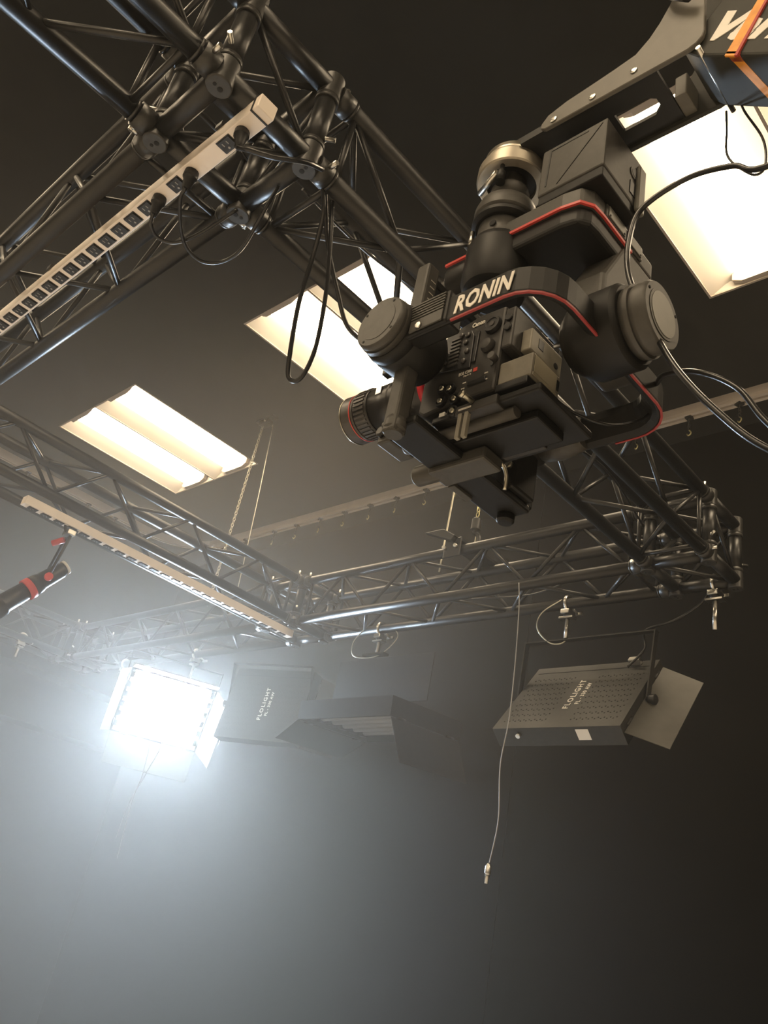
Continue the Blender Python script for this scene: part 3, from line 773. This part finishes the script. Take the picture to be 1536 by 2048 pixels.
# roll motor, axis along X
ra = V((1, 0, 0)); ro = V((-.535, .765, .783))
MB().lathe(ro, ra, [(0, .04), (.02, .056), (.03, .06), (.085, .06), (.092, .055)], 40).obj('roll_motor', 'gimbal_black', g)
MB().lathe(ro + ra * .092, ra, [(0, .049), (.008, .049), (.008, .0515), (.014, .0515), (.014, .047), (.019, .047), (.019, .049), (.034, .0485), (.038, .046)], 40).obj('roll_cap_ring', 'gimbal_grey', g)
cap = MB().lathe(ro + ra * .13, ra, [(0, .036), (.0012, .036)], 40).obj('roll_cap_rim', 'gimbal_grey', g)
MB().lathe(ro + ra * .1305, ra, [(0, .032), (.0016, .032)], 40).obj('cap_disc', 'gimbal_cap', cap)
for k in range(3):
    a = 2 * PI * k / 3 + .6
    MB().cyl(ro + V((.13, .0415 * math.cos(a), .0415 * math.sin(a))), ro + V((.1312, .0415 * math.cos(a), .0415 * math.sin(a))), .0022, 8).obj('screw', 'vent_hole', cap)
# U-shaped roll arm
def upath(y0, y1, xe, xb, r, n=6):
    pts = [(xe, y0, 0)]
    for k in range(n + 1):
        a = PI / 2 * k / n
        pts.append((xb - r + r * math.sin(a), y0 + r - r * math.cos(a), 0))
    for k in range(n + 1):
        a = PI / 2 * k / n
        pts.append((xb - r + r * math.cos(a), y1 - r + r * math.sin(a), 0))
    pts.append((xe + .05, y1, 0)); return [V(p) for p in pts]
up_ = upath(.616, .934, -.70, -.486, .05)
rarm = MB().sweep([p + V((0, 0, .741)) for p in up_], [(-.014, .034), (.002, .008), (.012, .001), (.016, .005), (.016, .045), (.012, .05), (-.012, .05), (-.016, .046)]).obj('roll_arm', 'gimbal_black', g, .003)
up2 = upath(.6015, .9485, -.62, -.4715, .062)
MB().sweep([p + V((0, 0, .7425)) for p in up2], [(-.0015, 0), (.0018, 0), (.0018, .0028), (-.0015, .0028)]).obj('red_trim', 'red_shaded', rarm)
text('RONIN', .04, (-.616, .5992, .7515), (1, 0, 0), (0, 0, 1), 'print_white', rarm, 'lettering', shear=.2, off=.0011, space=1.05, width=.094)
# ribbed sleeve between bar and tilt motor
slv = MB().lim(-.725, -.626, .597, .63, .744, .80).obj('sleeve', 'gimbal_black', g, .004)
for k in range(6):
    MB().lim(-.722, -.632, .5945, .597, .768 + k * .005, .7705 + k * .005).obj('rib', 'gimbal_grey', slv)
MB().lim(-.69, -.632, .5945, .597, .746, .766).obj('plate', 'gimbal_grey', slv, .001)
MB().lathe((-.672, .5945, .752), (0, -1, 0), [(0, .0055), (.003, .005)], 6).obj('bolt', 'steel', slv)
# tilt motor, axis along Y
ty = V((0, 1, 0)); to = V((-.735, .575, .773))
MB().lathe(to + ty * .022, ty, [(0, .0465), (.012, .049), (.02, .0465), (.024, .049), (.075, .047), (.085, .04), (.09, .03)], 40).obj('tilt_motor', 'gimbal_black', g)
tc = MB().lathe(to, ty, [(0, .0405), (.003, .0435), (.008, .0445), (.008, .042), (.013, .042), (.013, .0455), (.022, .0455)], 40).obj('tilt_cap', 'gimbal_grey', g)
MB().lathe(to - ty * .0006, ty, [(0, .031), (.001, .031)], 36).obj('cap_disc', 'gimbal_grey', tc)
for k in range(4):
    a = PI / 2 * k + .9
    c = to + V((.0365 * math.cos(a), 0, .0365 * math.sin(a)))
    MB().cyl(c - ty * .0006, c + ty * .002, .0022, 8).obj('screw', 'vent_hole', tc)
# tilt cage posts
post = MB().lim(-.743, -.718, .63, .656, .62, .928).obj('tilt_post', 'gimbal_grey', g, .004)
for k in range(9):
    MB().lim(-.7178, -.7172, .64, .65, .80 + k * .012, .8015 + k * .012).obj('scale_mark', 'print_dim', post)
MB().lathe((-.73, .643, .645), (0, 0, -1), [(0, .0145), (.008, .0155), (.016, .0155), (.019, .013), (.026, .013)], 18).obj('post_foot', 'gimbal_grey', g)
MB().lim(-.745, -.715, .925, .955, .66, .90).obj('tilt_post', 'gimbal_black', g, .004)
MB().lathe((-.73, .90, .783), (0, 1, 0), [(0, .03), (.03, .036), (.06, .036), (.07, .03)], 28).obj('tilt_bearing', 'gimbal_black', g)
MB().lathe((-.69, .93, .766), (1, 0, 0), [(0, .03), (.03, .034), (.06, .03), (.075, .026)], 22).obj('arm_collar', 'gimbal_grey', g)
MB().lim(-.765, -.70, .65, .93, .638, .652).obj('lower_crossbar', 'gimbal_black', g, .004)
MB().lim(-.748, -.722, .65, .93, .90, .915).obj('upper_crossbar', 'gimbal_black', g, .003)
# camera plate and dovetail under the body
pl_ = MB().lim(-.72, -.535, .70, .83, .668, .68).obj('camera_plate', 'gimbal_black', g, .003)
MB().lim(-.76, -.56, .735, .80, .653, .668).obj('dovetail', 'gimbal_black', g, .003)
for dx in (.0, .011):
    MB().lim(-.665 + dx, -.658 + dx, .694, .701, .625, .668).obj('clamp_tab', 'battery_grey', pl_, .001)
for y in (.722, .785):
    MB().lathe((-.785, y, .662), (1, 0, 0), [(0, .0105), (.004, .0125), (.024, .0125), (.025, .009), (.2, .009)], 16).obj('rod', 'gimbal_grey', pl_)
MB().lim(-.76, -.725, .71, .735, .652, .664).obj('rail_clamp', 'gimbal_grey', pl_, .002)
# lower fore-aft slide and receiver box
sd_ = MB().lim(-.765, -.66, .755, .80, .63, .652).obj('lower_slide', 'gimbal_grey', g, .004)
MB().lathe((-.805, .775, .645), (1, 0, 0), [(0, .0135), (.003, .016), (.045, .016), (.055, .0135), (.13, .0135)], 18).obj('slide_knob', 'gimbal_grey', sd_)
MB().lim(-.765, -.752, .805, .85, .633, .639).obj('slide_lip', 'gimbal_grey', sd_, .001)
bx = MB().lim(-.755, -.69, .865, .925, .652, .735).obj('receiver_box', 'gimbal_black', g, .005)
MB().lim(-.765, -.735, .86, .883, .64, .66).obj('receiver_lip', 'gimbal_grey', bx, .002)
MB().lathe((-.737, .918, .645), (0, 0, -1), [(0, .012), (.004, .0145), (.018, .0145), (.022, .011)], 18).obj('foot_knob', 'gimbal_black', bx)
MB().lathe((-.70, .864, .69), (0, -1, 0), [(0, .007), (.005, .007), (.008, .004)], 12).obj('port', 'zinc', bx)
MB().tube(curve([(-.69, .80, .672), (-.682, .822, .665), (-.68, .835, .65), (-.685, .842, .63)], 6), .003, 8).obj('short_cable', 'zinc', bx)

# gimbal batteries
def gbat(label, y0, y1, x0, x1, z0, z1, grp='gimbal batteries'):
    t = thing('battery_pack', label, 'battery', grp)
    MB().lim(x0, x1, y0, y1, z0, z1).obj('case', 'gimbal_grey', t, .003)
    MB().lim(x0 + .002, x1 - .002, y0 + .002, y1 - .002, z0 - .02, z0).obj('tray', 'gimbal_black', t, .002)
    # raised frame and diagonal groove on the near face
    def q(a, b): return (x0 + (x1 - x0) * a, z0 + (z1 - z0) * b)
    def ln(p, r, nm, m, w=.0012):
        a, b = V((p[0], y0, p[1])), V((r[0], y0, r[1])); dd = b - a
        R = Matrix((dd.normalized(), V((0, 1, 0)), dd.normalized().cross(V((0, 1, 0))))).transposed()
        MB().box((a + b) / 2, (dd.length, .0016, w), R).obj(nm, m, t)
    ln(q(.3, .08), q(.93, .93), 'groove', 'vent_hole')
    ln(q(.14, .92), q(.72, .92), 'ridge', 'jib_dark', .003); ln(q(.14, .92), q(.12, .15), 'ridge', 'jib_dark', .003)
    MB().cyl((x1, (y0 + y1) / 2 + .03, z0 + .065), (x1 + .002, (y0 + y1) / 2 + .03, z0 + .065), .012, 18).obj('power_button', 'gimbal_grey', t)
    MB().cyl((x1 + .002, (y0 + y1) / 2 + .03, z0 + .065), (x1 + .0025, (y0 + y1) / 2 + .03, z0 + .065), .008, 16).obj('button_face', 'jib_dark', t)
    MB().lim(x1, x1 + .0015, (y0 + y1) / 2 + .02, (y0 + y1) / 2 + .04, z0 + .015, z0 + .042).obj('gauge', 'socket_black', t)
    MB().lim(x1, x1 + .008, y1 - .022, y1, z0 - .012, z1 - .02).obj('latch', 'gimbal_cap', t, .003)
    return t
gbat('grey battery pack with diagonal groove on top of the gimbal arm', .735, .85, -.617, -.497, 1.104, 1.212, None)

# ------------------------------------------------------------------ cinema camera
c = thing('cinema_camera', 'black cinema camera with dials, grey battery and zoom lens in the gimbal', 'camera')
bx0, bx1, by0, by1, bz0, bz1 = -.752, -.613, .70, .825, .695, .842
prof = [(-.752, .70), (-.752, .79), (-.735, .822), (-.705, .838), (-.66, .848), (-.613, .846), (-.613, .695), (-.70, .695), (-.74, .69)]
body = MB().prism([(a, b) for a, b in prof][::-1], (0, by1, 0), (1, 0, 0), (0, 0, 1), -.001).obj('body', 'camera_black', c)
bpy.data.objects.remove(body)
body = MB().prism(prof[::-1], (0, by1, 0), (1, 0, 0), (0, 0, 1), by1 - by0).obj('body', 'camera_black', c, .004)
Y = by0
def dial(x, z, r, h, name='dial', m='camera_dark', knurl=True):
    o = MB().lathe((x, Y, z), (0, -1, 0), [(0, r), (h * .2, r), (h, r * .92), (h, r * .7), (h * .8, r * .66)], 24).obj(name, m, c)
    MB().cyl((x, Y - h * .8, z), (x, Y - h * .95, z), r * .3, 12).obj('dial_center', 'lens_grey', o)
    return o
dial(-.631, .8145, .0145, .007)
MB().lathe((-.6345, Y, .778), (0, -1, 0), [(0, .0115), (.004, .0115), (.009, .009), (.01, .004)], 20).obj('knob', 'camera_black', c)
# recessed button bay
bay = MB().prism([(-.739, .798), (-.7265, .763), (-.662, .749), (-.664, .81), (-.67, .8215), (-.712, .829), (-.727, .82)], (0, Y + .0005, 0), (1, 0, 0), (0, 0, 1), .0035).obj('button_bay', 'camera_dark', c, .001)
for x, z in ((-.731, .794), (-.7167, .7945), (-.713, .7745), (-.726, .778), (-.721, .811), (-.675, .765), (-.672, .782), (-.677, .8), (-.675, .813), (-.687, .817)):
    MB().lathe((x, Y - .003, z), (0, -1, 0), [(0, .0045), (.003, .004), (.004, .002)], 12).obj('button', 'lens_grey', bay)
for j in range(8):
    MB().lim(-.705, -.686, Y - .0055, Y - .003, .764 + j * .0068, .7672 + j * .0068).obj('grille_bar', 'lens_grey', bay)
MB().lim(-.7225, -.719, Y - .006, Y, .763, .78).obj('switch', 'steel', bay)
MB().lim(-.661, -.6545, Y - .003, Y, .757, .815).obj('bay_lip', 'camera_dark', c, .001)
# audio and video sockets
for x, z in ((-.707, .726), (-.706, .7035), (-.6795, .6985), (-.678, .6765), (-.692, .7215)):
    o = MB().lathe((x, Y, z), (0, -1, 0), [(0, .0095), (.006, .009), (.006, .0065), (.002, .0065)], 18).obj('socket', 'camera_dark', c)
    MB().lathe((x, Y, z), (0, -1, 0), [(0, .0042), (.0075, .0038)], 12).obj('socket_pin', 'zinc', o)
MB().lim(-.706, -.696, Y - .001, Y + .004, .677, .6835).obj('serial_label', 'label_white', c)
MB().lim(-.662, -.63, Y - .002, Y, .716, .7235).obj('card_slot', 'camera_dark', c, .001)
MB().cyl((-.6236, Y, .7414), (-.6236, Y - .001, .7414), .003, 10).obj('port', 'camera_dark', c)
text('Canon', .0115, (-.6725, Y - .0009, .8275), (1, 0, 0), (0, 0, 1), 'print_white', c, 'lettering', off=.0003, extrude=.0004, width=.0235)
text('EOS C300', .0075, (-.6825, Y - .0005, .7415), (1, 0, 0), (0, 0, 1), 'print_dim', c, 'lettering', off=.0001, extrude=.0003, width=.0235)
text('Mark II', .0042, (-.673, Y - .0005, .7365), (1, 0, 0), (0, 0, 1), 'print_dim', c, 'lettering', extrude=.0003, width=.013)
MB().lim(-.656, -.649, Y - .0006, Y, .740, .7465).obj('red_badge', 'strap_red', c)
for x, z in ((-.672, .7245), (-.673, .7145), (-.634, .7285), (-.633, .717)):
    MB().lim(x, x + .006, Y - .0006, Y, z, z + .0018).obj('icon', 'print_dim', c)
# base plate with lettering
MB().lim(-.672, -.60, Y - .006, .82, .664, .68).obj('base_plate', 'camera_black', c, .002)
MB().lim(-.665, -.643, Y - .0066, Y - .006, .6705, .6735).obj('plate_print', 'print_dim', c)
MB().lathe((-.6415, Y - .006, .679), (-.3, -1, .2), [(0, .004), (.016, .004), (.018, .006), (.022, .006)], 10).obj('plate_screw', 'zinc', c)
# rear: terminal block, recorder and battery
MB().lim(-.613, -.595, .70, .80, .765, .838).obj('rear_block', 'camera_black', c, .003)
for z in (.80, .818):
    MB().lathe((-.604, .70, z), (0, -1, 0), [(0, .006), (.004, .006)], 12).obj('rear_button', 'camera_dark', c)
MB().lim(-.595, -.578, .722, .80, .768, .806).obj('wireless_unit', 'battery_grey', c, .002)
MB().lim(-.578, -.5772, .74, .752, .782, .798).obj('unit_window', 'camera_dark', c)
MB().cyl((-.578, .785, .78), (-.577, .785, .78), .005, 12).obj('unit_button', 'camera_dark', c)
bt = MB().lim(-.613, -.557, .705, .772, .702, .742).obj('battery', 'battery_grey', c, .003)
MB().lim(-.557, -.5562, .71, .762, .711, .739).obj('battery_label', 'battery_label', bt)
MB().lim(-.557, -.5562, .764, .769, .716, .733).obj('battery_latch', 'camera_dark', bt)
MB().lim(-.557, -.556, .708, .765, .7045, .7095).obj('battery_print', 'battery_label', bt)
MB().lim(-.613, -.56, .702, .775, .69, .702).obj('battery_tray', 'camera_dark', c, .002)
MB().lathe((-.618, .7, .748), (0, -1, 0), [(0, .005), (.008, .006), (.012, .006)], 10).obj('release_button', 'lens_grey', c)
# top handle mount
MB().lim(-.72, -.64, .735, .79, .842, .862).obj('handle_mount', 'camera_black', c, .004)
for k in range(4):
    MB().lim(-.735 + k * .012, -.730 + k * .012, .71, .72, .83, .85).obj('mount_tooth', 'steel', c)
# lens
lo = V((-.752, .765, .797)); lx = V((-1, 0, 0))
ln = thing('zoom_lens_tmp', 'x', 'x'); bpy.data.objects.remove(ln)
lens = MB().lathe(lo, lx, [(0, .034), (.02, .036), (.05, .038), (.11, .0385), (.112, .04), (.156, .04)], 40).obj('lens_barrel', 'lens_black', c)
MB().lathe(lo + lx * .03, lx, [(0, .0425), (.012, .0425)], 40).obj('mount_ring', 'ring_red', lens)
zr = MB().lathe(lo + lx * .156, lx, [(0, .041), (.004, .042), (.03, .042), (.032, .041)], 40).obj('zoom_ring', 'lens_black', lens)
rb = MB()
for k in range(36):
    a = 2 * PI * k / 36
    dv = V((0, math.cos(a), math.sin(a))); tv = V((0, -math.sin(a), math.cos(a)))
    R = Matrix((V((1, 0, 0)), dv, tv)).transposed()
    rb.box(lo + lx * .173 + dv * .0425, (.024, .0022, .004), R)
z_ = rb.obj('zoom_ribs', 'lens_grey', zr); z_['kind'] = 'stuff'
MB().lathe(lo + lx * .189, lx, [(0, .0415), (.006, .0418)], 40).obj('scale_ring', 'lens_grey', lens)
MB().lathe(lo + lx * .195, lx, [(0, .0423), (.002, .0423)], 40).obj('red_ring', 'gimbal_red', lens)
MB().lathe(lo + lx * .197, lx, [(0, .0418), (.014, .0425), (.018, .0428), (.02, .0415), (.02, .036)], 40, cap=False).obj('front_ring', 'lens_grey', lens)
MB().lathe(lo + lx * .217, lx, [(0, .0428), (.002, .0428)], 40, cap=True).obj('rim', 'chrome', lens)
MB().lathe(lo + lx * .2195, lx, [(0, .036), (.0005, .034)], 40).obj('front_glass', 'lens_glass', lens)
MB().prism([(-.042, .004), (-.028, .004), (-.028, .02), (-.042, .02)], lo + lx * .095 + V((0, -.039, -.004)), (1, 0, 0), (0, 0, 1), .002).obj('distance_window', 'lens_glass', lens, .001)
MB().lim(-.87, -.84, .735, .795, .70, .745).obj('lens_support', 'gimbal_grey', c, .004)
MB().lathe((-.86, .735, .72), (0, -1, 0), [(0, .009), (.006, .01), (.008, .006)], 12).obj('support_knob', 'lens_black', c)
MB().lim(-.885, -.868, .725, .74, .838, .856).obj('lens_tab', 'lens_black', c, .002)
MB().lathe((-.84, .733, .712), (0, -1, 0), [(0, .009), (.008, .008), (.01, .005)], 14).obj('support_screw', 'zinc', c)

# ------------------------------------------------------------------ cables round the gimbal
cord('control_cable', 'thick black cable arching right of the roll motor', [(-.14, .78, 1.0), (-.28, .79, 1.005), (-.325, .79, 1.037), (-.39, .79, 1.055), (-.455, .785, 1.03), (-.472, .782, .975), (-.468, .78, .90), (-.432, .77, .80), (-.385, .76, .69), (-.33, .755, .60), (-.27, .755, .528), (-.16, .76, .45)], .0042, n=10)
cord('control_cable', 'black cable curving from behind the roll arm to the right edge', [(-.50, .92, .80), (-.47, .88, .775), (-.437, .84, .75), (-.383, .82, .72), (-.33, .815, .672), (-.29, .81, .60), (-.2, .8, .48)], .0038, n=10)
cord('safety_lanyard', 'thin black lanyard loop hanging from the crane head over the ceiling light', [(-.352, .835, 1.225), (-.345, .82, 1.16), (-.337, .805, 1.08), (-.305, .80, 1.018), (-.288, .80, 1.012), (-.283, .80, 1.04), (-.29, .805, 1.09), (-.318, .82, 1.18), (-.33, .83, 1.23)], .0018, n=8)
cord('gimbal_cable', 'thin black cable crossing from camera battery to the far gimbal arm', [(-.56, .76, .705), (-.545, .80, .695), (-.52, .85, .70), (-.505, .90, .735), (-.50, .92, .76)], .0022, n=8)
